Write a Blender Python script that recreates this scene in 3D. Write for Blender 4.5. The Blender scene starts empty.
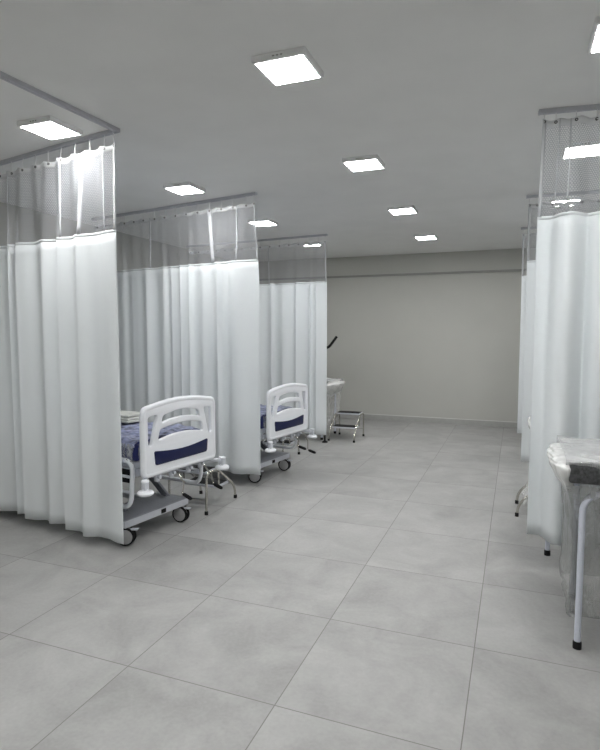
import bpy, bmesh, math, random
from mathutils import Vector, Matrix
PI = math.pi
sc = bpy.context.scene
col = sc.collection
random.seed(7)

# ------------------------------------------------------------------ materials
def new_mat(name):
    m = bpy.data.materials.new(name); m.use_nodes = True
    nt = m.node_tree
    return m, nt, nt.nodes['Principled BSDF'], nt.nodes['Material Output']

def N(nt, t, **kw):
    n = nt.nodes.new(t)
    for k, v in kw.items():
        setattr(n, k, v)
    return n

def mth(nt, op, a, b=None, clamp=False):
    n = nt.nodes.new('ShaderNodeMath'); n.operation = op; n.use_clamp = clamp
    for i, v in enumerate((a, b)):
        if v is None: continue
        if isinstance(v, (int, float)): n.inputs[i].default_value = v
        else: nt.links.new(v, n.inputs[i])
    return n.outputs[0]

def simple(name, rgb, rough=0.5, metal=0.0, spec=0.5, noise=0.0, scale=40, bump=0.0, coat=0.0):
    m, nt, b, o = new_mat(name)
    b.inputs['Roughness'].default_value = rough
    b.inputs['Metallic'].default_value = metal
    b.inputs['Specular IOR Level'].default_value = spec
    b.inputs['Coat Weight'].default_value = coat
    tc = N(nt, 'ShaderNodeTexCoord'); nz = N(nt, 'ShaderNodeTexNoise')
    nz.inputs['Scale'].default_value = scale; nz.inputs['Detail'].default_value = 4
    nt.links.new(tc.outputs['Object'], nz.inputs['Vector'])
    cr = N(nt, 'ShaderNodeValToRGB')
    k = noise
    cr.color_ramp.elements[0].position = .3; cr.color_ramp.elements[1].position = .7
    cr.color_ramp.elements[0].color = [c * (1 - k) for c in rgb] + [1]
    cr.color_ramp.elements[1].color = [min(1, c * (1 + k)) for c in rgb] + [1]
    nt.links.new(nz.outputs['Fac'], cr.inputs['Fac'])
    nt.links.new(cr.outputs['Color'], b.inputs['Base Color'])
    if bump:
        bp = N(nt, 'ShaderNodeBump'); bp.inputs['Strength'].default_value = bump
        bp.inputs['Distance'].default_value = 0.002
        nt.links.new(nz.outputs['Fac'], bp.inputs['Height'])
        nt.links.new(bp.outputs['Normal'], b.inputs['Normal'])
    return m

def floor_material():
    m, nt, b, o = new_mat('porcelain_tiles')
    L = nt.links.new
    tc = N(nt, 'ShaderNodeTexCoord'); sep = N(nt, 'ShaderNodeSeparateXYZ')
    L(tc.outputs['Object'], sep.inputs[0])
    T = 0.8
    u = mth(nt, 'DIVIDE', mth(nt, 'ADD', sep.outputs['X'], 1.76 + 8 * T), T)
    v = mth(nt, 'DIVIDE', mth(nt, 'ADD', sep.outputs['Y'], -1.347 + 8 * T), T)
    fu, fv = mth(nt, 'FRACT', u), mth(nt, 'FRACT', v)
    du = mth(nt, 'MINIMUM', fu, mth(nt, 'SUBTRACT', 1.0, fu))
    dv = mth(nt, 'MINIMUM', fv, mth(nt, 'SUBTRACT', 1.0, fv))
    d = mth(nt, 'MINIMUM', du, dv)
    joint = mth(nt, 'LESS_THAN', d, 0.0030)
    cmb = N(nt, 'ShaderNodeCombineXYZ')
    L(mth(nt, 'FLOOR', u), cmb.inputs[0]); L(mth(nt, 'FLOOR', v), cmb.inputs[1])
    wn = N(nt, 'ShaderNodeTexWhiteNoise'); wn.noise_dimensions = '3D'; L(cmb.outputs[0], wn.inputs['Vector'])
    off = N(nt, 'ShaderNodeVectorMath', operation='MULTIPLY_ADD')
    L(wn.outputs['Color'], off.inputs[0]); off.inputs[1].default_value = (9, 9, 9); L(tc.outputs['Object'], off.inputs[2])
    n1 = N(nt, 'ShaderNodeTexNoise'); n1.inputs['Scale'].default_value = 2.6; n1.inputs['Detail'].default_value = 9
    n1.inputs['Roughness'].default_value = .62; n1.inputs['Distortion'].default_value = .6
    L(off.outputs[0], n1.inputs['Vector'])
    n2 = N(nt, 'ShaderNodeTexNoise'); n2.inputs['Scale'].default_value = 55; n2.inputs['Detail'].default_value = 3
    L(off.outputs[0], n2.inputs['Vector'])
    f = mth(nt, 'ADD', mth(nt, 'MULTIPLY', n1.outputs['Fac'], .8), mth(nt, 'MULTIPLY', n2.outputs['Fac'], .2))
    f = mth(nt, 'ADD', f, mth(nt, 'MULTIPLY', mth(nt, 'SUBTRACT', wn.outputs['Value'], .5), .10))
    cr = N(nt, 'ShaderNodeValToRGB')
    e = cr.color_ramp.elements
    e[0].position = .30; e[0].color = (.265, .265, .258, 1)
    e[1].position = .68; e[1].color = (.395, .395, .388, 1)
    L(f, cr.inputs['Fac'])
    mx = N(nt, 'ShaderNodeMix', data_type='RGBA')
    L(joint, mx.inputs['Factor']); L(cr.outputs['Color'], mx.inputs['A']); mx.inputs['B'].default_value = (.17, .165, .155, 1)
    L(mx.outputs['Result'], b.inputs['Base Color'])
    rg = N(nt, 'ShaderNodeMapRange'); rg.inputs['To Min'].default_value = .42; rg.inputs['To Max'].default_value = .6
    L(n1.outputs['Fac'], rg.inputs['Value']); L(rg.outputs[0], b.inputs['Roughness'])
    b.inputs['Specular IOR Level'].default_value = .4
    bp = N(nt, 'ShaderNodeBump'); bp.inputs['Strength'].default_value = .25; bp.inputs['Distance'].default_value = .002
    L(mth(nt, 'SUBTRACT', n1.outputs['Fac'], joint), bp.inputs['Height']); L(bp.outputs['Normal'], b.inputs['Normal'])
    return m

def net_material():
    m, nt, b, o = new_mat('curtain_netting')
    L = nt.links.new
    uv = N(nt, 'ShaderNodeUVMap'); a = 0.014; r3 = math.sqrt(3)
    def lattice(shift):
        mp = N(nt, 'ShaderNodeVectorMath', operation='MULTIPLY_ADD')
        L(uv.outputs[0], mp.inputs[0]); mp.inputs[1].default_value = (1 / a, 1 / (a * r3), 0); mp.inputs[2].default_value = (shift, shift, 0)
        fr = N(nt, 'ShaderNodeVectorMath', operation='FRACTION'); L(mp.outputs[0], fr.inputs[0])
        sb = N(nt, 'ShaderNodeVectorMath', operation='MULTIPLY_ADD'); L(fr.outputs[0], sb.inputs[0])
        sb.inputs[1].default_value = (1, r3, 0); sb.inputs[2].default_value = (-.5, -.5 * r3, 0)
        ln = N(nt, 'ShaderNodeVectorMath', operation='LENGTH'); L(sb.outputs[0], ln.inputs[0])
        return ln.outputs['Value']
    hole = mth(nt, 'LESS_THAN', mth(nt, 'MINIMUM', lattice(0), lattice(.5)), .435)
    b.inputs['Base Color'].default_value = (.44, .45, .475, 1); b.inputs['Roughness'].default_value = .7
    tr = N(nt, 'ShaderNodeBsdfTransparent'); mx = N(nt, 'ShaderNodeMixShader')
    L(hole, mx.inputs[0]); L(b.outputs[0], mx.inputs[1]); L(tr.outputs[0], mx.inputs[2]); L(mx.outputs[0], o.inputs[0])
    return m

def cloth_material(name, rgb, trans=.25, bump=.15):
    m, nt, b, o = new_mat(name)
    L = nt.links.new
    b.inputs['Base Color'].default_value = (*rgb, 1); b.inputs['Roughness'].default_value = .8
    b.inputs['Specular IOR Level'].default_value = .25
    tc = N(nt, 'ShaderNodeTexCoord'); wv = N(nt, 'ShaderNodeTexNoise'); wv.inputs['Scale'].default_value = 300
    L(tc.outputs['Object'], wv.inputs['Vector'])
    bp = N(nt, 'ShaderNodeBump'); bp.inputs['Strength'].default_value = bump; bp.inputs['Distance'].default_value = .001
    L(wv.outputs['Fac'], bp.inputs['Height']); L(bp.outputs['Normal'], b.inputs['Normal'])
    t = N(nt, 'ShaderNodeBsdfTranslucent'); t.inputs['Color'].default_value = (*rgb, 1)
    mx = N(nt, 'ShaderNodeMixShader'); mx.inputs[0].default_value = trans
    L(b.outputs[0], mx.inputs[1]); L(t.outputs[0], mx.inputs[2]); L(mx.outputs[0], o.inputs[0])
    return m

def film_material(name, lo, hi, scale=14, bubbles=False, tint=(.86, .87, .86), stretch=(1, 1, .35)):
    m, nt, b, o = new_mat(name)
    L = nt.links.new
    b.inputs['Base Color'].default_value = (*tint, 1); b.inputs['Roughness'].default_value = .22
    b.inputs['Specular IOR Level'].default_value = .7
    tc = N(nt, 'ShaderNodeTexCoord'); n1 = N(nt, 'ShaderNodeTexNoise')
    n1.inputs['Scale'].default_value = scale; n1.inputs['Detail'].default_value = 6; n1.inputs['Distortion'].default_value = 1.5
    mp = N(nt, 'ShaderNodeMapping'); mp.inputs['Scale'].default_value = stretch
    L(tc.outputs['Object'], mp.inputs[0]); L(mp.outputs[0], n1.inputs['Vector'])
    rg = N(nt, 'ShaderNodeMapRange'); rg.inputs['From Min'].default_value = .35; rg.inputs['From Max'].default_value = .68
    rg.inputs['To Min'].default_value = lo; rg.inputs['To Max'].default_value = hi
    L(n1.outputs['Fac'], rg.inputs['Value'])
    h = n1.outputs['Fac']
    if bubbles:
        vo = N(nt, 'ShaderNodeTexVoronoi'); vo.inputs['Scale'].default_value = 95; vo.inputs['Randomness'].default_value = .15
        L(tc.outputs['Object'], vo.inputs['Vector'])
        h = mth(nt, 'ADD', h, mth(nt, 'MULTIPLY', vo.outputs['Distance'], -.6))
        fac = mth(nt, 'ADD', rg.outputs[0], mth(nt, 'MULTIPLY', mth(nt, 'LESS_THAN', vo.outputs['Distance'], .35), .10), True)
    else:
        fac = rg.outputs[0]
    bp = N(nt, 'ShaderNodeBump'); bp.inputs['Strength'].default_value = .8; bp.inputs['Distance'].default_value = .006
    L(h, bp.inputs['Height']); L(bp.outputs['Normal'], b.inputs['Normal'])
    tr = N(nt, 'ShaderNodeBsdfTransparent'); mx = N(nt, 'ShaderNodeMixShader')
    L(fac, mx.inputs[0]); L(tr.outputs[0], mx.inputs[1]); L(b.outputs[0], mx.inputs[2]); L(mx.outputs[0], o.inputs[0])
    return m

def emit_material(name, strength):
    m, nt, b, o = new_mat(name)
    b.inputs['Base Color'].default_value = (.9, .9, .9, 1)
    b.inputs['Emission Color'].default_value = (1, .995, .985, 1)
    b.inputs['Emission Strength'].default_value = strength
    return m

M = dict(
    floor=floor_material(),
    ceiling=simple('ceiling_paint', (.83, .83, .825), .9, noise=.02, scale=3),
    wall=simple('wall_paint', (.47, .47, .44), .85, noise=.02, scale=2, bump=.1),
    base=simple('baseboard_tile', (.37, .37, .355), .5, noise=.06, scale=12),
    cap=simple('baseboard_edge', (.6, .6, .585), .5, noise=.02),
    duct=simple('cable_duct_paint', (.27, .27, .255), .6, noise=.02),
    rail=simple('rail_aluminium', (.52, .53, .57), .5, metal=.0, noise=.03),
    fabric=cloth_material('curtain_fabric', (.86, .89, .905), .25),
    tape=cloth_material('header_tape', (.70, .71, .72), .15),
    net=net_material(),
    hem=cloth_material('side_hem_cloth', (.56, .57, .59), .1),
    hook=simple('white_hook_plastic', (.75, .75, .75), .4),
    eyelet=simple('dark_eyelet_metal', (.06, .06, .06), .35, metal=.6),
    lampframe=simple('lamp_frame_white', (.85, .85, .86), .5),
    lamp=emit_material('lamp_diffuser', 74.0),
    abs=simple('white_abs_plastic', (.78, .80, .84), .38, noise=.01, coat=.1),
    blue=simple('navy_panel', (.003, .007, .055), .35, noise=.1),
    mattress=simple('navy_vinyl', (.010, .016, .11), .35, noise=.25, scale=8, bump=.2),
    sheet=simple('striped_wrap', (.22, .24, .36), .4, noise=.75, scale=16, bump=.5),
    cloth=simple('greenish_cloth', (.50, .51, .48), .8, noise=.15, scale=15, bump=.4),
    steel=simple('painted_steel_light', (.56, .58, .63), .42, noise=.03),
    steeld=simple('painted_steel_top', (.30, .31, .34), .45, noise=.06),
    frame=simple('frame_grey', (.20, .21, .24), .45, noise=.05),
    chrome=simple('chrome_tube', (.62, .60, .55), .22, metal=1.0, noise=.05),
    black=simple('black_rubber', (.008, .008, .009), .7, spec=.25, noise=.1),
    wheel=simple('wheel_grey', (.36, .36, .37), .45, noise=.04),
    leg=simple('white_painted_tube', (.62, .65, .74), .35, noise=.03),
    padding=simple('dark_padding', (.06, .062, .065), .5, noise=.6, scale=70, bump=.8),
    cushion=simple('light_padding', (.50, .51, .51), .5, noise=.15, scale=25, bump=.5),
    film=film_material('stretch_film', .10, .42),
    bubble=film_material('bubble_wrap', .38, .55, 6, True, (.42, .43, .425)),
    filmwhite=film_material('bunched_film', .68, .95, 12),
    coverfilm=film_material('silvery_film', .30, .62, 4, True, (.72, .73, .74), (.6, 3, 3)),
    clearfilm=film_material('mattress_film', .04, .5, 22),
)

# ------------------------------------------------------------------ mesh helpers
def make(name, bm, mat, parent=None, smooth=True, angle=40, loc=None):
    bmesh.ops.recalc_face_normals(bm, faces=bm.faces[:])
    me = bpy.data.meshes.new(name); bm.to_mesh(me); bm.free()
    o = bpy.data.objects.new(name, me); col.objects.link(o)
    me.materials.append(M[mat])
    if smooth:
        for p in me.polygons: p.use_smooth = True
        me.set_sharp_from_angle(angle=math.radians(angle))
    if parent: o.parent = parent
    if loc: o.location = loc
    return o

def tag(o, label=None, cat=None, group=None, kind=None):
    if label: o['label'] = label
    if cat: o['category'] = cat
    if group: o['group'] = group
    if kind: o['kind'] = kind
    return o

def thing(name, label, cat, loc, rz=0, group=None):
    o = bpy.data.objects.new(name, None); col.objects.link(o)
    o.location = loc; o.rotation_euler = (0, 0, rz); o.empty_display_size = .1
    return tag(o, label, cat, group)

def box(bm, x0, x1, y0, y1, z0, z1, bev=0, seg=2):
    v = [bm.verts.new(p) for p in ((x0, y0, z0), (x1, y0, z0), (x1, y1, z0), (x0, y1, z0), (x0, y0, z1), (x1, y0, z1), (x1, y1, z1), (x0, y1, z1))]
    fs = [bm.faces.new([v[i] for i in q]) for q in ((0, 3, 2, 1), (4, 5, 6, 7), (0, 1, 5, 4), (1, 2, 6, 5), (2, 3, 7, 6), (3, 0, 4, 7))]
    if bev:
        es = list({e for f in fs for e in f.edges})
        bmesh.ops.bevel(bm, geom=es, offset=bev, segments=seg, profile=.5, affect='EDGES')
    return bm

def round_path(pts, r, n=6):
    """soften the corners of a poly-line"""
    pts = [Vector(p) for p in pts]
    out = [pts[0]]
    for i in range(1, len(pts) - 1):
        a, b, c = pts[i - 1], pts[i], pts[i + 1]
        d1 = min(r, (a - b).length * .49); d2 = min(r, (c - b).length * .49)
        p, q = b + (a - b).normalized() * d1, b + (c - b).normalized() * d2
        for k in range(n + 1):
            t = k / n
            out.append(p * (1 - t) ** 2 + b * 2 * t * (1 - t) + q * t ** 2)
    out.append(pts[-1])
    return out

def tube(bm, pts, r, seg=12, bend=0.0, caps=True, closed=False):
    pts = round_path(pts, bend) if bend else [Vector(p) for p in pts]
    n = len(pts); rings = []
    t0 = (pts[1] - pts[0]).normalized()
    up = Vector((0, 0, 1)) if abs(t0.z) < .9 else Vector((1, 0, 0))
    nrm = t0.cross(up).normalized()
    for i, p in enumerate(pts):
        if closed: t = (pts[(i + 1) % n] - pts[i - 1]).normalized()
        else: t = (pts[min(i + 1, n - 1)] - pts[max(i - 1, 0)]).normalized()
        nrm = (nrm - t * nrm.dot(t))
        if nrm.length < 1e-5: nrm = t.orthogonal()
        nrm.normalize(); b = t.cross(nrm)
        rr = r(i / (n - 1)) if callable(r) else r
        rings.append([bm.verts.new(p + (nrm * math.cos(2 * PI * k / seg) + b * math.sin(2 * PI * k / seg)) * rr) for k in range(seg)])
    m = n if closed else n - 1
    for i in range(m):
        A, B = rings[i], rings[(i + 1) % n]
        for k in range(seg):
            bm.faces.new((A[k], A[(k + 1) % seg], B[(k + 1) % seg], B[k]))
    if caps and not closed:
        bm.faces.new(rings[0][::-1]); bm.faces.new(rings[-1])
    return bm

def lathe(bm, prof, mat4=None, seg=24):
    """prof: (radius, height) list turned about local z, then moved by mat4"""
    mat4 = mat4 or Matrix.Identity(4); rings = []
    for r, z in prof:
        if r < 1e-6: rings.append([bm.verts.new(mat4 @ Vector((0, 0, z)))])
        else: rings.append([bm.verts.new(mat4 @ Vector((r * math.cos(2 * PI * k / seg), r * math.sin(2 * PI * k / seg), z))) for k in range(seg)])
    for A, B in zip(rings, rings[1:]):
        for k in range(seg):
            k2 = (k + 1) % seg
            if len(A) == 1 and len(B) == 1: continue
            if len(A) == 1: bm.faces.new((A[0], B[k2], B[k]))
            elif len(B) == 1: bm.faces.new((A[k], A[k2], B[0]))
            else: bm.faces.new((A[k], A[k2], B[k2], B[k]))
    return bm

def copy_tree(o, parent=None):
    c = o.copy(); col.objects.link(c); c.parent = parent
    for ch in list(o.children): copy_tree(ch, c)
    return c

def extrude_outline(loops, depth, bevel, place):
    """flat outline with holes (first loop outer) -> solid slab of real thickness; place maps (a, b, t) to xyz"""
    cu = bpy.data.curves.new('outline', 'CURVE'); cu.dimensions = '2D'; cu.fill_mode = 'BOTH'
    cu.extrude = depth / 2 - bevel; cu.bevel_depth = bevel; cu.bevel_resolution = 2; cu.offset = -bevel
    for lp in loops:
        sp = cu.splines.new('POLY'); sp.points.add(len(lp) - 1); sp.use_cyclic_u = True
        for p, (a, b) in zip(sp.points, lp): p.co = (a, b, 0, 1)
    ob = bpy.data.objects.new('outline', cu); col.objects.link(ob)
    dg = bpy.context.evaluated_depsgraph_get(); dg.update()
    me = bpy.data.meshes.new_from_object(ob.evaluated_get(dg))
    bm = bmesh.new(); bm.from_mesh(me)
    for v in bm.verts: v.co = Vector(place(v.co.x, v.co.y, v.co.z))
    bmesh.ops.remove_doubles(bm, verts=bm.verts[:], dist=1e-5)
    bpy.data.objects.remove(ob); bpy.data.curves.remove(cu); bpy.data.meshes.remove(me)
    return bm

def round_poly(pts, r, n=5):
    out = []; m = len(pts)
    for i in range(m):
        a, b, c = Vector(pts[i - 1]), Vector(pts[i]), Vector(pts[(i + 1) % m])
        rr = r[i] if isinstance(r, (list, tuple)) else r
        d1 = min(rr, (a - b).length * .48); d2 = min(rr, (c - b).length * .48)
        p, q = b + (a - b).normalized() * d1, b + (c - b).normalized() * d2
        for k in range(n + 1):
            t = k / n; w = p * (1 - t) ** 2 + b * 2 * t * (1 - t) + q * t ** 2
            out.append((w.x, w.y))
    return out

# ------------------------------------------------------------------ setting
CH = 3.085                       # ceiling height
XL, XR, YF, YB = -5.3, 2.5, -3.2, 10.25
def slab(name, x0, x1, y0, y1, z0, z1, mat):
    return tag(make(name, box(bmesh.new(), x0, x1, y0, y1, z0, z1), mat, smooth=False), kind='structure')
slab('floor', XL - .15, XR + .15, YF - .15, YB + .15, -.12, 0, 'floor')
slab('ceiling', XL - .15, XR + .15, YF - .15, YB + .15, CH, CH + .12, 'ceiling')
slab('wall_back', XL, XR, YB, YB + .15, 0, CH, 'wall')
slab('wall_front', XL, XR, YF - .15, YF, 0, CH, 'wall')
slab('wall_left', XL - .15, XL, YF - .15, YB + .15, 0, CH, 'wall')
slab('wall_right', XR, XR + .15, YF - .15, YB + .15, 0, CH, 'wall')
def baseboard(name, x0, x1, y0, y1, cx0, cx1, cy0, cy1):
    b = slab(name, x0, x1, y0, y1, 0, .095, 'base')
    make('top_edge', box(bmesh.new(), cx0, cx1, cy0, cy1, .095, .108), 'cap', b, smooth=False)
baseboard('baseboard_back', XL, XR, YB - .012, YB, XL, XR, YB - .014, YB)
baseboard('baseboard_left', XL, XL + .012, YF, YB - .012, XL, XL + .014, YF, YB - .014)
baseboard('baseboard_right', XR - .012, XR, YF, YB - .012, XR - .014, XR, YF, YB - .014)
tr = slab('trim_1', XL, XR, YB - .035, YB, 2.70, 2.735, 'duct')

# ------------------------------------------------------------------ ceiling lights
def make_light():
    t = thing('ceiling_light', '', 'light', (0, 0, CH))
    bm = bmesh.new(); w = .147; d = .034; k = .131
    # open shallow tray: side skirt and a narrow lip round the diffuser
    def ring(a, z): return [bm.verts.new(p) for p in ((-a, -a, z), (a, -a, z), (a, a, z), (-a, a, z))]
    R = [ring(w, 0), ring(w, -d + .004), ring(w - .004, -d), ring(k, -d), ring(k, -d + .006)]
    for A, B in zip(R, R[1:]):
        for i in range(4): bm.faces.new((A[i], A[(i + 1) % 4], B[(i + 1) % 4], B[i]))
    bm.faces.new(R[-1]); bm.faces.new(R[0][::-1])
    make('frame', bm, 'lampframe', t, smooth=False)
    make('diffuser', box(bmesh.new(), -k, k, -k, k, -d - .001, -d + .0055, .001, 1), 'lamp', t, smooth=False)
    v = bmesh.new()
    for i in range(3): box(v, -.03 + i * .022, -.018 + i * .022, -w - .0008, -w, -.020, -.014)
    make('vent_slots', v, 'duct', t, smooth=False)
    return t
light0 = make_light()
LIGHTS = [
    (-1.17, 2.83, 'large-looking square panel light highest over the central aisle', 1),
    (-1.225, 4.61, 'square panel light, second of the aisle row counting from the camera', 1),
    (-1.262, 6.50, 'square panel light, third of the aisle row counting from the camera', 1),
    (-1.285, 8.42, 'small-looking aisle panel light closest to the back wall', 1),
    (-3.04, 3.045, 'square panel light against the L-shaped rail above the first bed curtain', 1),
    (-3.07, 4.76, 'square panel light between the first and second bed curtains', 1),
    (-3.07, 6.56, 'square panel light partly behind the netted end of the second bed curtain', 1),
    (-3.10, 8.38, 'square panel light seen through the netting of the third bed curtain', 1),
    (.44, 3.07, 'panel light cut by the picture edge above the wrapped couch', 1),
    (.445, 4.88, 'bright panel light seen through the netting of the right-hand curtain', 1),
    (.45, 6.73, 'panel light crossed by a curtain rail behind the right-hand netting', 1),
    (.44, 8.5, 'panel light hidden behind the right-hand curtains near the back wall', 1),
]
first = True
for x, y, lab, k in LIGHTS + [(x, y, '', 0) for y in (1.0, -1.1) for x in (-3.1, -1.15, .44)]:  # unlabelled rows are out of view, added to illuminate the room
    o = light0 if first else copy_tree(light0)
    first = False
    o.location = (x, y, CH)
    o['label'] = lab or 'unseen square panel light added for illumination'
    o['group'] = 'square ceiling panel lights' if k else 'unseen panel lights added for illumination'

# ------------------------------------------------------------------ curtains
def wave(seed, length, wmin, wmax, start=0.0):
    """irregular folds: list of nodes, returns offset function in -1..1"""
    rnd = random.Random(seed); xs = [-.2]; am = []
    while xs[-1] < length + .3:
        xs.append(xs[-1] + wmin + (wmax - wmin) * rnd.random() ** 1.6)
    am = [(1 if i % 2 else -1) * rnd.uniform(.25, 1.0) for i in range(len(xs))]
    def f(s):
        for i in range(len(xs) - 1):
            if s < xs[i + 1] or i == len(xs) - 2:
                t = (s - xs[i]) / (xs[i + 1] - xs[i]); t = max(0, min(1, t))
                t = t * t * (3 - 2 * t)
                return am[i] * (1 - t) + am[i + 1] * t
    return f

def curtain(label, end, ang, length, ztop, znet, zhem, seed, side=-1, amp=.05, curl=0.0, seams=(), hooks=.165, wmin=.045, wmax=.27, lean=0.0, tail=None):
    """hangs from a straight rail; end = free end, runs `side` along x"""
    t = thing('cubicle_curtain', label, 'curtain', (end[0], end[1], 0), ang, 'white cubicle curtains')
    f = wave(seed, length, wmin, wmax); g = wave(seed + 50, length, .2, .5); h = wave(seed + 90, length, .05, .09)
    ds = .0125; n = int(length / ds)
    def P(s, z):
        low = min(1, max(0, (ztop - z) / .9)); low = low * low * (3 - 2 * low)
        a = amp * (.22 + .78 * low)
        o = a * f(s) + .30 * a * g(s) + .05 * amp * h(s) * low
        o += .012 * math.sin(s * 2 * PI / hooks) * (1 - low)
        sway = .015 * g(s + .1) * low + lean * low
        e = 0
        if curl: # free end rolls away from the camera
            k = max(0, 1 - s / .16); e = curl * k * k * (3 - 2 * k) * low
        sway += .022 * f(s + .035) * (.25 + .75 * low) * min(1, s / .08)
        return Vector((side * s + sway, o + e, z))
    def sag(s):  # top edge dips a little between hooks
        q = (s / hooks) % 1.0
        return ztop - .012 * math.sin(PI * q) ** 2
    def hem(s): return zhem + .012 * g(s) 
    def sheet(za, zb, rows, off=0.0, s0=0.0, s1=None):
        bm = bmesh.new(); uvl = bm.loops.layers.uv.new('UVMap')
        s1 = length if s1 is None else s1
        m = max(1, int((s1 - s0) / ds)); grid = []; co = {}
        for i in range(m + 1):
            s = s0 + (s1 - s0) * i / m; r = []
            a = za(s) if callable(za) else za; b = zb(s) if callable(zb) else zb
            for j in range(rows + 1):
                z = a + (b - a) * j / rows
                p = P(s, z); p.y += off
                v = bm.verts.new(p); co[v] = (s, z); r.append(v)
            grid.append(r)
        for i in range(m):
            for j in range(rows):
                fc = bm.faces.new((grid[i][j], grid[i + 1][j], grid[i + 1][j + 1], grid[i][j + 1]))
                for l in fc.loops: l[uvl].uv = co[l.vert]
        return bm
    fab = make('fabric_panel', sheet(znet, hem, 26), 'fabric', t, angle=80)
    md = fab.modifiers.new('thickness', 'SOLIDIFY'); md.thickness = .003; md.offset = 0
    make('net_panel', sheet(lambda s: sag(s) - .043, znet, 10), 'net', t, angle=80)
    tp = make('header_tape', sheet(sag, lambda s: sag(s) - .045, 1), 'tape', t, angle=80)
    md = tp.modifiers.new('thickness', 'SOLIDIFY'); md.thickness = .003; md.offset = 0
    jn = make('seam', sheet(znet + .004, znet - .018, 1), 'fabric', t, angle=80)
    md = jn.modifiers.new('thickness', 'SOLIDIFY'); md.thickness = .0038; md.offset = 0
    for a, w in [(0.0, .022)] + list(seams):
        e = make('side_hem', sheet(sag, znet, 10, 0, a, a + w), 'hem', t, angle=80)
        md = e.modifiers.new('thickness', 'SOLIDIFY'); md.thickness = .005; md.offset = 0
    k = 0; s = .012
    while s < length and k < 60:
        bm = bmesh.new(); top = CH - .028; p = P(s, ztop - .012)
        zt = sag(s) - .016
        tube(bm, [(p.x, p.y, zt + .008), (p.x, p.y * .4, (zt + top) / 2 + .01), (p.x, 0, top - .010), (p.x, 0, top + .0015)], .0032, 6, .01)
        hk = make('hook', bm, 'hook', t)
        bm = bmesh.new()
        lathe(bm, [(.0045, -.004), (.0095, -.005), (.0105, 0), (.0095, .005), (.0045, .004), (.0045, -.004)], Matrix.Translation((p.x, p.y, zt)) @ Matrix.Rotation(PI / 2, 4, 'X'), 12)
        make('eyelet', bm, 'eyelet', hk)
        s += hooks * (.55 if k == 0 else 1); k += 1
    return t

def rail(label, pts, bend=0.0):
    """flat aluminium ceiling track following the points"""
    P = round_path([(x, y, 0) for x, y in pts], bend) if bend else [Vector((x, y, 0)) for x, y in pts]
    z0, z1, w = CH - .026, CH - .0005, .017
    bm = bmesh.new(); rows = []
    for i, p in enumerate(P):
        a = P[max(i - 1, 0)]; b = P[min(i + 1, len(P) - 1)]
        if 0 < i < len(P) - 1:
            d1, d2 = (p - a).normalized(), (b - p).normalized(); d = (d1 + d2).normalized(); k = w / max(.4, d.dot(d1))
        else: d = (b - a).normalized(); k = w
        nn = Vector((-d.y, d.x, 0)) * k
        gap = nn * .28
        rows.append([bm.verts.new((q.x, q.y, z)) for q, z in ((p - nn, z1), (p - nn, z0), (p - gap, z0), (p - gap, z0 + .012), (p + gap, z0 + .012), (p + gap, z0), (p + nn, z0), (p + nn, z1))])
    for A, B in zip(rows, rows[1:]):
        for i in range(8): bm.faces.new((A[i], A[(i + 1) % 8], B[(i + 1) % 8], B[i]))
    bm.faces.new(rows[0][::-1]); bm.faces.new(rows[-1])
    o = tag(make('curtain_rail', bm, 'rail', smooth=False), label, 'rail', 'aluminium ceiling curtain rails')
    for q, r in ((P[0], P[1]), (P[-1], P[-2])):
        d = (q - r).normalized(); e = bmesh.new()
        box(e, -.004, .003, -w - .002, w + .002, z0 - .001, z1)
        c = make('end_cap', e, 'rail', o, smooth=False); c.location = (q.x, q.y, 0); c.rotation_euler = (0, 0, math.atan2(d.y, d.x))
    return o

def far(end, ang, L, side=-1):
    return (end[0] + side * L * math.cos(ang), end[1] + side * L * math.sin(ang))
A1, A2, A3 = math.radians(-10.5), math.radians(-10), math.radians(-5)
E1, E2, E3 = (-2.665, 3.25), (-2.53, 5.20), (-2.62, 7.74)
rail('long L-shaped curtain rail on the ceiling beside the panel light, over the first bed curtain',
     [(-2.72, .9), (-2.68, 2.3), (E1[0] + .02, E1[1]), far(E1, A1, 2.45)])
rail('straight curtain rail over the second bed curtain', [(E2[0] + .02, E2[1]), far(E2, A2, 2.5)])
rail('straight curtain rail over the third bed curtain beside the back wall', [(E3[0] + .02, E3[1]), far(E3, A3, 2.5)])
curtain('white netted-top curtain below the L-shaped rail, in front of the nearer bed', E1, A1, 2.4, 2.99, 2.39, .085, 11, amp=.055, lean=-.02,
        seams=[(.11, .012), (.36, .035), (.60, .014), (1.32, .012)])
curtain('white netted-top curtain between the two hospital beds', E2, A2, 2.45, 2.99, 2.41, .14, 23, amp=.046, lean=.02,
        seams=[(.22, .014), (.57, .05), (1.5, .012)], wmin=.045, wmax=.24)
curtain('white netted-top curtain behind the farther bed, last before the back wall', E3, A3, 2.45, 2.99, 2.40, .12, 31, amp=.040,
        seams=[(.95, .01)], wmin=.045, wmax=.24)
B1, B2, B3 = math.radians(7), math.radians(2), 0
F1, F2, F3 = (.118, 3.98), (.08, 6.36), (.042, 8.25)
rail('short-looking curtain rail over the curtain behind the wrapped couch', [(F1[0] - .02, F1[1]), far(F1, B1, 2.1, 1)])
rail('curtain rail seen through the netting, crossing a panel light', [(F2[0] - .02, F2[1]), far(F2, B2, 2.1, 1)])
rail('curtain rail over the narrow curtain sliver by the back wall', [(F3[0] - .02, F3[1]), far(F3, B3, 2.1, 1)])
curtain('wide white curtain with netted top directly behind the film-wrapped couch', F1, B1, 2.1, 3.025, 2.425, .25, 47, side=1, amp=.065, curl=.14, hooks=.12, seams=[(.10, .008), (.17, .006)], wmin=.06, wmax=.22, lean=-.005)
curtain('white curtain of which only a narrow middle sliver shows past the one behind the couch', F2, B2, 2.1, 3.0, 2.41, .27, 53, side=1, amp=.045, hooks=.14)
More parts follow.
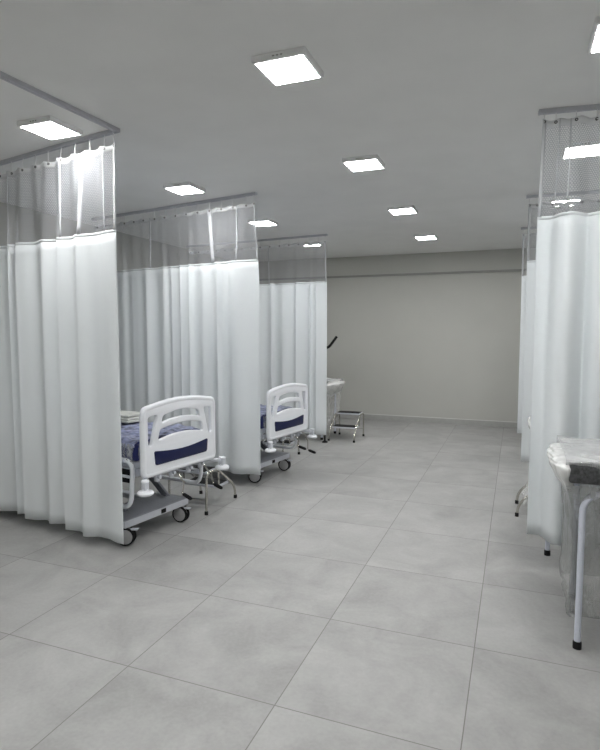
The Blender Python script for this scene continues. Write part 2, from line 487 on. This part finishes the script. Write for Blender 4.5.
curtain('thinnest white curtain sliver of the right row, closest to the back wall', F3, B3, 2.1, 3.0, 2.43, .25, 61, side=1, amp=.04, hooks=.14)

# ------------------------------------------------------------------ hospital bed
def caster(parent, x, y, rz, z=0.0):
    """twin-wheel swivel caster, contact point at z = 0"""
    c = bpy.data.objects.new('caster', None); col.objects.link(c); c.parent = parent
    c.location = (x, y, z); c.rotation_euler = (0, 0, rz); c.empty_display_size = .05
    R = .072; RY = Matrix.Rotation(PI / 2, 4, 'X')
    for s in (-1, 1):
        b = bmesh.new(); prof = [(R - .014, -.011), (R - .005, -.012), (R, -.006), (R, .006), (R - .005, .012), (R - .014, .011)]
        lathe(b, prof, Matrix.Translation((.0, s * .020, R)) @ RY, 28); w = make('wheel', b, 'black', c)
        b = bmesh.new(); lathe(b, [(0, -.013), (R - .022, -.014), (R - .012, -.010), (R - .012, .010), (R - .022, .014), (0, .013)], Matrix.Translation((0, s * .020, R)) @ RY, 28)
        make('hub', b, 'wheel', w)
    b = bmesh.new(); box(b, -.03, .03, -.006, .006, R - .01, R * 2 + .008, .004)
    tube(b, [(-.035, 0, R * 1.3), (-.01, 0, 2 * R + .002), (.03, 0, 2 * R)], .02, 10, .02)
    tube(b, [(0, 0, R), (0, 0, .165)], .013, 12)
    make('fork', b, 'wheel', c)
    b = bmesh.new(); box(b, .03, .095, -.02, .02, R + .05, R + .06, .004); make('brake_pedal', b, 'steel', c)
    return c

def hospital_bed(name_label, loc, rz, lift, crank_style, chassis_shift=0.0):
    t = thing('hospital_bed', name_label, 'bed', (loc[0], loc[1], 0), rz, 'adjustable hospital beds')
    W = .36
    # chassis: foot face at x = 0, head toward -x
    CY = chassis_shift
    b = bmesh.new(); box(b, -.36, 0, CY - W, CY + W, .150, .205, .006); make('chassis_foot_box', b, 'steel', t)
    b = bmesh.new(); box(b, -.358, -.004, CY - W + .004, CY + W - .004, .2052, .212, .003); make('chassis_cover', b, 'steeld', t)
    b = bmesh.new(); box(b, .0, .004, -.03, .025, .160, .196, .002); tube(b, [(.003, -.012, .178), (.008, -.012, .178)], .010, 10); make('name_plate', b, 'black', t)
    b = bmesh.new(); box(b, -1.95, -1.6, CY - W, CY + W, .15, .205, .006); make('chassis_head_box', b, 'steel', t)
    for s in (-1, 1):
        b = bmesh.new(); box(b, -1.62, -.34, CY + s * .22 - .025, CY + s * .22 + .025, .155, .20, .005); make('chassis_rail', b, 'steel', t)
    for x, y, r in ((-.045, -.31, .5), (-.045, .31, .2), (-1.86, -.31, 1), (-1.86, .31, 2.4)):
        caster(t, x, CY + y, r)
    # lift linkage
    zt = .56 + lift
    for s in (-1, 1):
        for xa, xb in ((-.20, -.62), (-1.2, -1.65)):
            b = bmesh.new()
            p, q = Vector((xa, s * .24, .21)), Vector((xb, s * .24, zt))
            d = (q - p).normalized(); nn = Vector((-d.z, 0, d.x)) * .028
            vs = [bm_v for bm_v in (b.verts.new(c + o + Vector((0, k * .012, 0))) for k in (-1, 1) for c, o in ((p, nn), (p, -nn), (q, -nn), (q, nn)))]
            for f in ((0, 1, 2, 3), (4, 5, 6, 7), (0, 1, 5, 4), (1, 2, 6, 5), (2, 3, 7, 6), (3, 0, 4, 7)): b.faces.new([vs[i] for i in f])
            for m_ in (p, q): tube(b, [(m_.x, s * .22, m_.z), (m_.x, s * .262, m_.z)], .02, 12)
            make('lift_arm', b, 'frame', t)
    # upper frame and sleeping surface
    b = bmesh.new()
    for s in (-1, 1):
        box(b, -2.0, .10, s * .35 - .02, s * .35 + .02, zt, zt + .055, .006)
    for x in (-1.98, -1.3, -.65, .08): box(b, x - .02, x + .02, -.34, .34, zt + .004, zt + .05, .005)
    make('upper_frame', b, 'steel', t)
    b = bmesh.new(); box(b, -1.95, .08, -.365, .365, zt + .056, zt + .115, .012); make('platform', b, 'steel', t)
    zm = zt + .116
    # mattress with rounded edges
    b = bmesh.new(); box(b, -1.94, .095, -.38, .38, zm, zm + .15, .03, 4)
    m = make('mattress', b, 'mattress', t)
    rnd = random.Random(int(loc[1] * 10))
    # cover sheet folded over the top of the mattress, rumpled
    b = bmesh.new(); g = []
    for i in range(81):
        r = []
        for j in range(41):
            x = -1.93 + 2.02 * i / 80; u = -1 + 2 * j / 40
            y = u * .388; z = zm + .155 + .010 * math.sin(17 * x + 4 * math.sin(9 * u)) * math.cos(7 * u + 3 * x) + .006 * math.sin(43 * x + 9 * u)
            if abs(u) > .93: z -= (abs(u) - .93) / .07 * .045; y = (1 if u > 0 else -1) * (.386 + .004 * math.sin(31 * x))
            r.append(b.verts.new((x, y, z)))
        g.append(r)
    for i in range(80):
        for j in range(40): b.faces.new((g[i][j], g[i + 1][j], g[i + 1][j + 1], g[i][j + 1]))
    o = make('cover_sheet', b, 'sheet', t, angle=80); md = o.modifiers.new('thickness', 'SOLIDIFY'); md.thickness = .004; md.offset = 1
    # loose clear film hanging down the sides and foot end
    b = bmesh.new()
    def fringe(pa, pb, out, n, drop):
        g = []
        for i in range(n + 1):
            r = []; c = Vector(pa).lerp(Vector(pb), i / n); ph = i * .9
            for j in range(7):
                v = j / 6
                r.append(b.verts.new(c + Vector(out) * (.006 + .014 * v * (1 + math.sin(ph * 1.7)) + .004 * math.sin(ph * 3 + j)) - Vector((0, 0, drop * v * (1 + .15 * math.sin(ph * .8))))))
            g.append(r)
        for i in range(n):
            for j in range(6): b.faces.new((g[i][j], g[i + 1][j], g[i + 1][j + 1], g[i][j + 1]))
    fringe((-1.9, -.392, zm + .14), (.09, -.392, zm + .14), (0, -1, 0), 90, .13)
    fringe((-1.9, .392, zm + .14), (.09, .392, zm + .14), (0, 1, 0), 90, .13)
    fringe((.10, -.37, zm + .14), (.10, .37, zm + .14), (1, 0, 0), 40, .12)
    make('plastic_film', b, 'clearfilm', t, angle=80)
    # footboard, in local y-z
    fw, fh = .42, .515; z0 = zt + .015; FX = .20
    top = [(fw * (1 - 2 * k / 14), z0 + fh + .045 * math.sin(PI * k / 14)) for k in range(15)]
    outer = round_poly([(-fw, z0), (fw, z0)] + top, [.03, .03, .07] + [.02] * 13 + [.07], 4)
    def arc(y0, y1, z, rise, n=8): return [(y0 + (y1 - y0) * k / n, z + rise * math.sin(PI * k / n)) for k in range(n + 1)]
    holes = []
    s1 = arc(-.205, .205, z0 + .447, .026) + arc(.222, -.222, z0 + .392, .026)
    s2 = arc(-.240, .240, z0 + .342, .026) + arc(.262, -.262, z0 + .262, .028)
    holes += [round_poly(s1, [.02] + [.01] * 7 + [.02, .02] + [.01] * 7 + [.02], 3), round_poly(s2, [.02] + [.01] * 7 + [.02, .02] + [.01] * 7 + [.02], 3)]
    for s in (-1, 1):
        holes.append(round_poly([(s * .365, z0 + .452), (s * .365, z0 + .235), (s * .332, z0 + .232), (s * .268, z0 + .462)], .022, 4))
    bm = extrude_outline([outer] + holes, .036, .010, lambda a, c, d: (FX + d, a, c))
    fb = make('footboard', bm, 'abs', t, angle=50)
    b = bmesh.new(); bar = [(a, c) for a, c in outer]
    ring = [(FX, a * .965, z0 + .012 + (c - z0) * .965) for a, c in bar]
    tube(b, ring, .023, 10, closed=True); make('rim', b, 'abs', fb)
    blue = round_poly([(-.30, z0 + .075), (.30, z0 + .075)] + [(.312 - .624 * k / 8, z0 + .188 - .028 * math.sin(PI * k / 8)) for k in range(9)], [.02, .02, .02] + [.01] * 7 + [.02], 4)
    for s in (-1, 1):
        bm = extrude_outline([blue], .006, .002, lambda a, c, d: (FX + s * .020 + d, a, c)); p = make('blue_inlay', bm, 'blue', fb); p['label'] = 'navy blue inlay'
    # headboard (same outline, plain)
    bm = extrude_outline([outer] + holes, .036, .010, lambda a, c, d: (-2.08 + d, a, c)); make('headboard', bm, 'abs', t, angle=50)
    # bumpers and their arms
    for s in (-1, 1):
        b = bmesh.new()
        tube(b, [(.09, s * .24, z0 - .01), (.18, s * .38, z0 - .02), (.245, s * .455 + .02, z0 - .035)], .017, 10, .04)
        box(b, .223, .267, s * .455 - .002, s * .455 + .042, z0 - .08, z0 - .017, .008)
        a = make('bumper_arm', b, 'steel', t)
        b = bmesh.new(); lathe(b, [(0, .026), (.022, .026), (.026, .012), (.052, .008), (.062, -.004), (.060, -.016), (.046, -.026), (0, -.028)], Matrix.Translation((.245, s * .455 + .02, z0 - .092)), 28)
        make('bumper', b, 'abs', a)
        b = bmesh.new(); lathe(b, [(0, .006), (.026, .006), (.03, 0), (.03, -.008), (0, -.008)], Matrix.Translation((.245, s * .455 + .02, z0 - .010)), 20)
        make('arm_cap', b, 'abs', a)
    # footboard brackets
    for y in (-.24, -.08, .12, .27):
        b = bmesh.new(); box(b, .10, .185, y - .025, y + .025, z0 - .03, z0 + .03, .006); tube(b, [(.17, y, z0 - .065), (.17, y, z0 + .01)], .022, 12)
        tube(b, [(.12, y, z0 - .03), (.21, y, z0 - .03)], .014, 10)
        make('bracket', b, 'steel', t)
    # hand cranks: chrome rods with black grips
    for y, ang, ln in crank_style:
        b = bmesh.new(); dy, dz = math.sin(ang), -math.cos(ang)
        p0 = Vector((-.30, y, z0 - .055)); p1 = Vector((.16, y, z0 - .055)); p2 = p1 + Vector((.03, dy * .35 * ln, dz * .35 * ln)); p2b = p2 + Vector((.0, .03, -.02)); p3 = p1 + Vector((.02, dy * ln + .03, dz * ln)); p4 = p3 + Vector((.015, -.005, -.01))
        tube(b, [p0, p1, p2, p2b, p3, p4], .007, 8, .012)
        c = make('crank', b, 'chrome', t)
        b = bmesh.new(); q0 = p4; q1 = p4 + Vector((.11, -.03, -.015)); tube(b, [q0, q0.lerp(q1, .15), q0.lerp(q1, .85), q1], lambda v: .010 + .007 * math.sin(PI * min(1, max(0, v))), 10)
        make('grip', b, 'black', c)
    # side rails: rounded loops with bars, folded down below the mattress level
    for s in (-1, 1):
        for xa, xb in ((-.64, .085), (-1.65, -.95)):
            y = s * .400; za, zb = zt - .24, zt + .125
            b = bmesh.new()
            loop = round_poly([(xa, za), (xb - .03, za), (xb, zb), (xa + .03, zb)], .09, 6)
            tube(b, [(a, y, c) for a, c in loop], .018, 10, closed=True)
            r = make('side_rail', b, 'abs', t)
            b = bmesh.new()
            for k in (.33, .66): tube(b, [(xa + .03, y, za + (zb - za) * k), (xb - .02, y, za + (zb - za) * k)], .012, 8)
            make('rail_bar', b, 'abs', r)
            b = bmesh.new(); box(b, xb - .2, xb - .06, y - s * .04 - .012, y - s * .04 + .012, zt - .06, zt + .05, .004); make('latch', b, 'black', r)
    return t

bed1 = hospital_bed('nearer hospital bed, white footboard with navy inlay, beside the large L-railed curtain', (-2.70, 3.79), math.radians(-9), .0, ((.02, -.1, .17), (.33, .35, .19)), -.055)
bed2 = hospital_bed('farther hospital bed, smaller-looking white footboard, just past the middle curtain', (-2.565, 5.735), math.radians(-9), -.06, ((.22, .0, .12), (.42, .15, .21)), .0)

# folded cloth lying on each mattress
def folded_cloth(label, x, y, z, rz):
    t = thing('folded_cloth', label, 'cloth', (x, y, z), rz)
    for k in range(3):
        b = bmesh.new(); box(b, -.2 + .01 * k, .2 - .012 * k, -.12 + .008 * k, .12 - .005 * k, k * .022, k * .022 + .021, .009, 3)
        for v in b.verts: v.co.z += .004 * math.sin(v.co.x * 31 + k) + .003 * math.sin(v.co.y * 43 + 2 * k); v.co.y += .006 * math.sin(v.co.x * 23 + k * 2)
        bmesh.ops.subdivide_edges(b, edges=b.edges[:], cuts=1)
        make('fold', b, 'cloth', t)
    return t
folded_cloth('pale folded cloth on the mattress of the nearer bed', -3.35, 4.10, .856, math.radians(-9))

# ------------------------------------------------------------------ two-step stools
def step_stool(label, loc, rz, wrap=False):
    t = thing('step_stool', label, 'step stool', (loc[0], loc[1], 0), rz, 'chrome two-step stools')
    W = .20; D = .54; H = .39; h2 = .20   # x: width, y: from tall side (0) to low side (D)
    for s in (-1, 1):
        x = s * W; b = bmesh.new()
        tube(b, [(x, -.01, .012), (x, .0, H - .015), (x, .20, H - .015), (x, D - .06, h2 - .02), (x, D - .0, .10), (x, D + .01, .012)], .0115, 10, .055)
        fr = make('side_frame', b, 'chrome', t)
        for yy in (-.01, D + .01):
            b = bmesh.new(); lathe(b, [(0, 0), (.017, 0), (.017, .028), (.013, .034), (0, .034)], Matrix.Translation((x, yy, 0)), 14); make('rubber_foot', b, 'black', fr)
    b = bmesh.new()
    tube(b, [(-W, 0, .13), (W, 0, .13)], .008, 8); make('crossbar', b, 'chrome', t)
    for ya, yb, z in ((.0, .21, H), (.225, .435, h2 + .005)):
        b = bmesh.new(); box(b, -W + .012, W - .012, ya, yb, z - .022, z, .004); p = make('step', b, 'steel', t)
        b = bmesh.new()
        box(b, -W + .022, W - .022, ya + .01, yb - .01, z + .0003, z + .006, .002)
        make('rubber_mat', b, 'black', p)
    for s in (-1, 1):
        b = bmesh.new(); tube(b, [(s * (W - .006), .225, H - .02), (s * (W - .006), .235, h2)], .008, 8)
        make('step_brace', b, 'chrome', t)
    if wrap:
        b = bmesh.new(); g = []
        prof = [(-.02, .12), (-.03, H), (-.0, H + .02), (.22, H + .02), (.30, .31), (.46, h2 + .03), (.50, .12)]
        for i in range(25):
            x = -W - .03 + (2 * W + .06) * i / 24; r = []
            for j, (y, z) in enumerate(prof): r.append(b.verts.new((x, y + .01 * math.sin(i * 1.3 + j), z + .008 * math.sin(i * .9 + j * 2))))
            g.append(r)
        for i in range(24):
            for j in range(len(prof) - 1): b.faces.new((g[i][j], g[i + 1][j], g[i + 1][j + 1], g[i][j + 1]))
        make('plastic_film', b, 'film', t, angle=80)
    return t
step_stool('chrome two-step stool with black treads standing just beyond the nearer bed', (-2.79, 4.295), 0)
step_stool('chrome two-step stool standing alone near the back wall beside the third curtain', (-2.44, 8.53), PI)
step_stool('film-wrapped chrome stool whose feet peek out past the curtain behind the couch', (.60, 5.475), PI / 2, True)
step_stool('chrome stool mostly hidden behind the foot end of the farther bed', (-2.92, 6.38), 0)

# ------------------------------------------------------------------ wrapped examination couches
def exam_couch(label, loc, side, top=.965, wid=.60, ln=1.85, rz=0, bubble=True, film_low=.17, sheetout=.075):
    """foot end at loc (near-aisle, near-camera corner leg), runs `side` along x"""
    t = thing('examination_couch', label, 'couch', (loc[0], loc[1], 0), rz, 'examination couches')
    zf = top - .12
    b = bmesh.new()
    for i, (x, y) in enumerate(((0, 0), (.03, wid), (ln - .15, 0), (ln - .15, wid))):
        b = bmesh.new(); d = 1 if i < 2 else -1
        tube(b, [(side * x, y, .014), (side * x, y, zf - .05), (side * (x + d * .09), y, zf - .0), (side * (x + d * .2), y, zf)], .0165, 14, .07)
        l = make('leg', b, 'leg', t)
        b = bmesh.new(); lathe(b, [(0, 0), (.022, 0), (.022, .034), (.018, .04), (0, .04)], Matrix.Translation((side * x, y, 0)), 16); make('rubber_foot', b, 'black', l)
    b = bmesh.new()
    for y in (0, wid): tube(b, [(side * .15, y, zf), (side * (ln - .3), y, zf)], .0165, 12)
    for x in (.15, ln - .3): tube(b, [(side * x, 0, zf), (side * x, wid, zf)], .0165, 12)
    tube(b, [(side * .03, 0.02, .30), (side * (ln - .15), 0.02, .30)], .0001, 3) if False else None
    make('frame', b, 'leg', t)
    xs = sorted((side * -.07, side * (ln - .1)))
    b = bmesh.new(); box(b, xs[0], xs[1], -.035, wid + .035, top - .078, top + .030, .012, 2); make('padded_base', b, 'padding', t)
    b = bmesh.new(); box(b, xs[0] + .005, xs[1] - .005, -.03, wid + .03, top + .0315, top + .047, .01, 3)
    bmesh.ops.subdivide_edges(b, edges=[e for e in b.edges if e.calc_length() > .3], cuts=14, use_grid_fill=True)
    for v in b.verts:
        if v.co.z > top: v.co.z += .010 * math.sin(v.co.x * 13 + 2 * math.sin(v.co.y * 9)) * math.cos(v.co.y * 11)
    make('cushion', b, 'cushion', t)
    # film skirt all round: top wrap + hanging sides
    rnd = random.Random(5)
    b = bmesh.new(); x0, x1, y0, y1 = -.075, ln - .04, -.03, wid + .05
    per = []
    def edge(a, c, n):
        for i in range(n): per.append(Vector(a).lerp(Vector(c), i / n))
    edge((x0, y0), (x1, y0), 60); edge((x1, y0), (x1, y1), 22); edge((x1, y1), (x0, y1), 60); edge((x0, y1), (x0, y0), 22)
    cx, cy = (x0 + x1) / 2, (y0 + y1) / 2
    levels = [(zf + .03, .010), (zf - .01, -.004), (zf - .08, -.02), (zf - .2, -.03), (.6 * top, -.034), (.45 * top, -.036), (.3 * top, -.032), (film_low + .05, -.02), (film_low, -.03), (film_low - .012, -.05)]
    rows = []
    for j, (z, o) in enumerate(levels):
        r = []
        for i, p in enumerate(per):
            d = Vector((1 if p.x >= x1 - 1e-4 else (-1 if p.x <= x0 + 1e-4 else 0), 1 if p.y >= y1 - 1e-4 else (-1 if p.y <= y0 + 1e-4 else 0)))
            # keep the end face hanging straight below the leg line
            k = o + (.006 * math.sin(i * .8 + j * .5) + .004 * math.sin(i * 2.1 + j * 1.7)) * (1 if j > 2 else .4)
            if d.y < 0 and j > 1: k -= .03 * min(1, (j - 1) / 2)
            q = p + d * k
            r.append(b.verts.new((side * q.x, q.y, z + .006 * math.sin(i * .6 + j))))
        rows.append(r)
    m = len(per)
    for A, B in zip(rows, rows[1:]):
        for i in range(m): b.faces.new((A[i], A[(i + 1) % m], B[(i + 1) % m], B[i]))
    make('film_wrap', b, 'bubble' if bubble else 'film', t, angle=80)
    # glossy film pulled over the cushion
    b = bmesh.new(); g = []
    for i in range(61):
        x = -.09 + (ln - .0) * i / 60; r = []
        for j, (y, z) in enumerate(((-.046, top + .018), (-.05, top + .028), (-.048, top + .04), (-.02, top + .050), (.1, top + .053), (wid * .5, top + .052), (wid - .1, top + .053), (wid + .02, top + .050), (wid + .048, top + .03), (wid + .05, top - .09))):
            r.append(b.verts.new((side * x, y + .003 * math.sin(i * 1.1 + j), z + .005 * math.sin(i * .8 + j * 1.9) + .003 * math.sin(i * 2.3 + j))))
        g.append(r)
    for i in range(60):
        for j in range(9): b.faces.new((g[i][j], g[i + 1][j], g[i + 1][j + 1], g[i][j + 1]))
    make('film_cover', b, 'coverfilm', t, angle=80)
    # bunched film gathered over the foot end of the cushion, tapering down
    b = bmesh.new(); bmesh.ops.create_icosphere(b, subdivisions=5, radius=1)
    for v in b.verts:
        c = v.co.copy()
        w = 1 + .06 * math.sin(c.x * 7 + c.z * 5) * math.sin(c.y * 6 + 1) + .03 * math.sin(c.z * 17 + c.y * 9) + .012 * math.sin(c.y * 31 + c.z * 12)
        dn = max(0, -c.z)
        v.co = Vector((side * (-.085 + .055 * dn ** 1.5 + c.x * sheetout * w * (1 - .55 * dn)), wid * .5 + c.y * (wid * .5 + .045) * (1 - .12 * dn), top - .008 + (c.z * .045 if c.z > 0 else c.z * .19) * w))
    make('film_bunch', b, 'filmwhite', t, angle=80)
    return t
exam_couch('wrapped examination couch at the right edge, nearest the camera, with a white tube leg', (.345, 3.14), 1)
exam_couch('couch almost hidden behind the right-hand curtain, one white leg tip showing under its hem', (.262, 4.42), 1, wid=.55, film_low=.34)
exam_couch('pale film-wrapped couch at the far left, sticking out past the third curtain', (-2.76, 8.00), -1, top=.86, wid=.60, rz=math.radians(-5), bubble=False, sheetout=.115, film_low=.2)

# ------------------------------------------------------------------ stand with a black arm by the far couch
t = thing('floor_stand', 'thin black stand with angled black head rising beside the third curtain', 'stand', (-2.655, 7.835, 0), 0)
b = bmesh.new(); tube(b, [(0, 0, .12), (0, 0, 1.44)], .011, 10); make('pole', b, 'black', t)
b = bmesh.new(); tube(b, [(0, 0, 1.42), (.06, .02, 1.45), (.17, .04, 1.60)], .020, 10, .02); make('head', b, 'black', t)
b = bmesh.new(); lathe(b, [(0, 0), (.045, 0), (.045, .012), (.016, .03), (.014, .14), (0, .14)]); make('base', b, 'black', t)

# ------------------------------------------------------------------ camera
cd = bpy.data.cameras.new('camera'); cam = bpy.data.objects.new('camera', cd); col.objects.link(cam)
cd.sensor_fit = 'HORIZONTAL'; cd.sensor_width = 36; cd.lens = 36 * 552.7 / 600
cd.clip_start = .05; cd.clip_end = 60
yaw, pit = .3721, -.0773
cam.location = (0, 0, 1.663)
cam.rotation_euler = (PI / 2 + pit, 0, yaw)
sc.camera = cam

w = bpy.data.worlds.new('world'); sc.world = w; w.use_nodes = True
w.node_tree.nodes['Background'].inputs[0].default_value = (.5, .5, .5, 1)
w.node_tree.nodes['Background'].inputs[1].default_value = 0.02
sc.view_settings.view_transform = 'Standard'; sc.view_settings.look = 'None'
sc.view_settings.exposure = 0.0; sc.view_settings.gamma = 1.0
sc.cycles.use_denoising = True
sc.cycles.max_bounces = 10; sc.cycles.diffuse_bounces = 6; sc.cycles.transparent_max_bounces = 24
sc.cycles.sample_clamp_indirect = 8
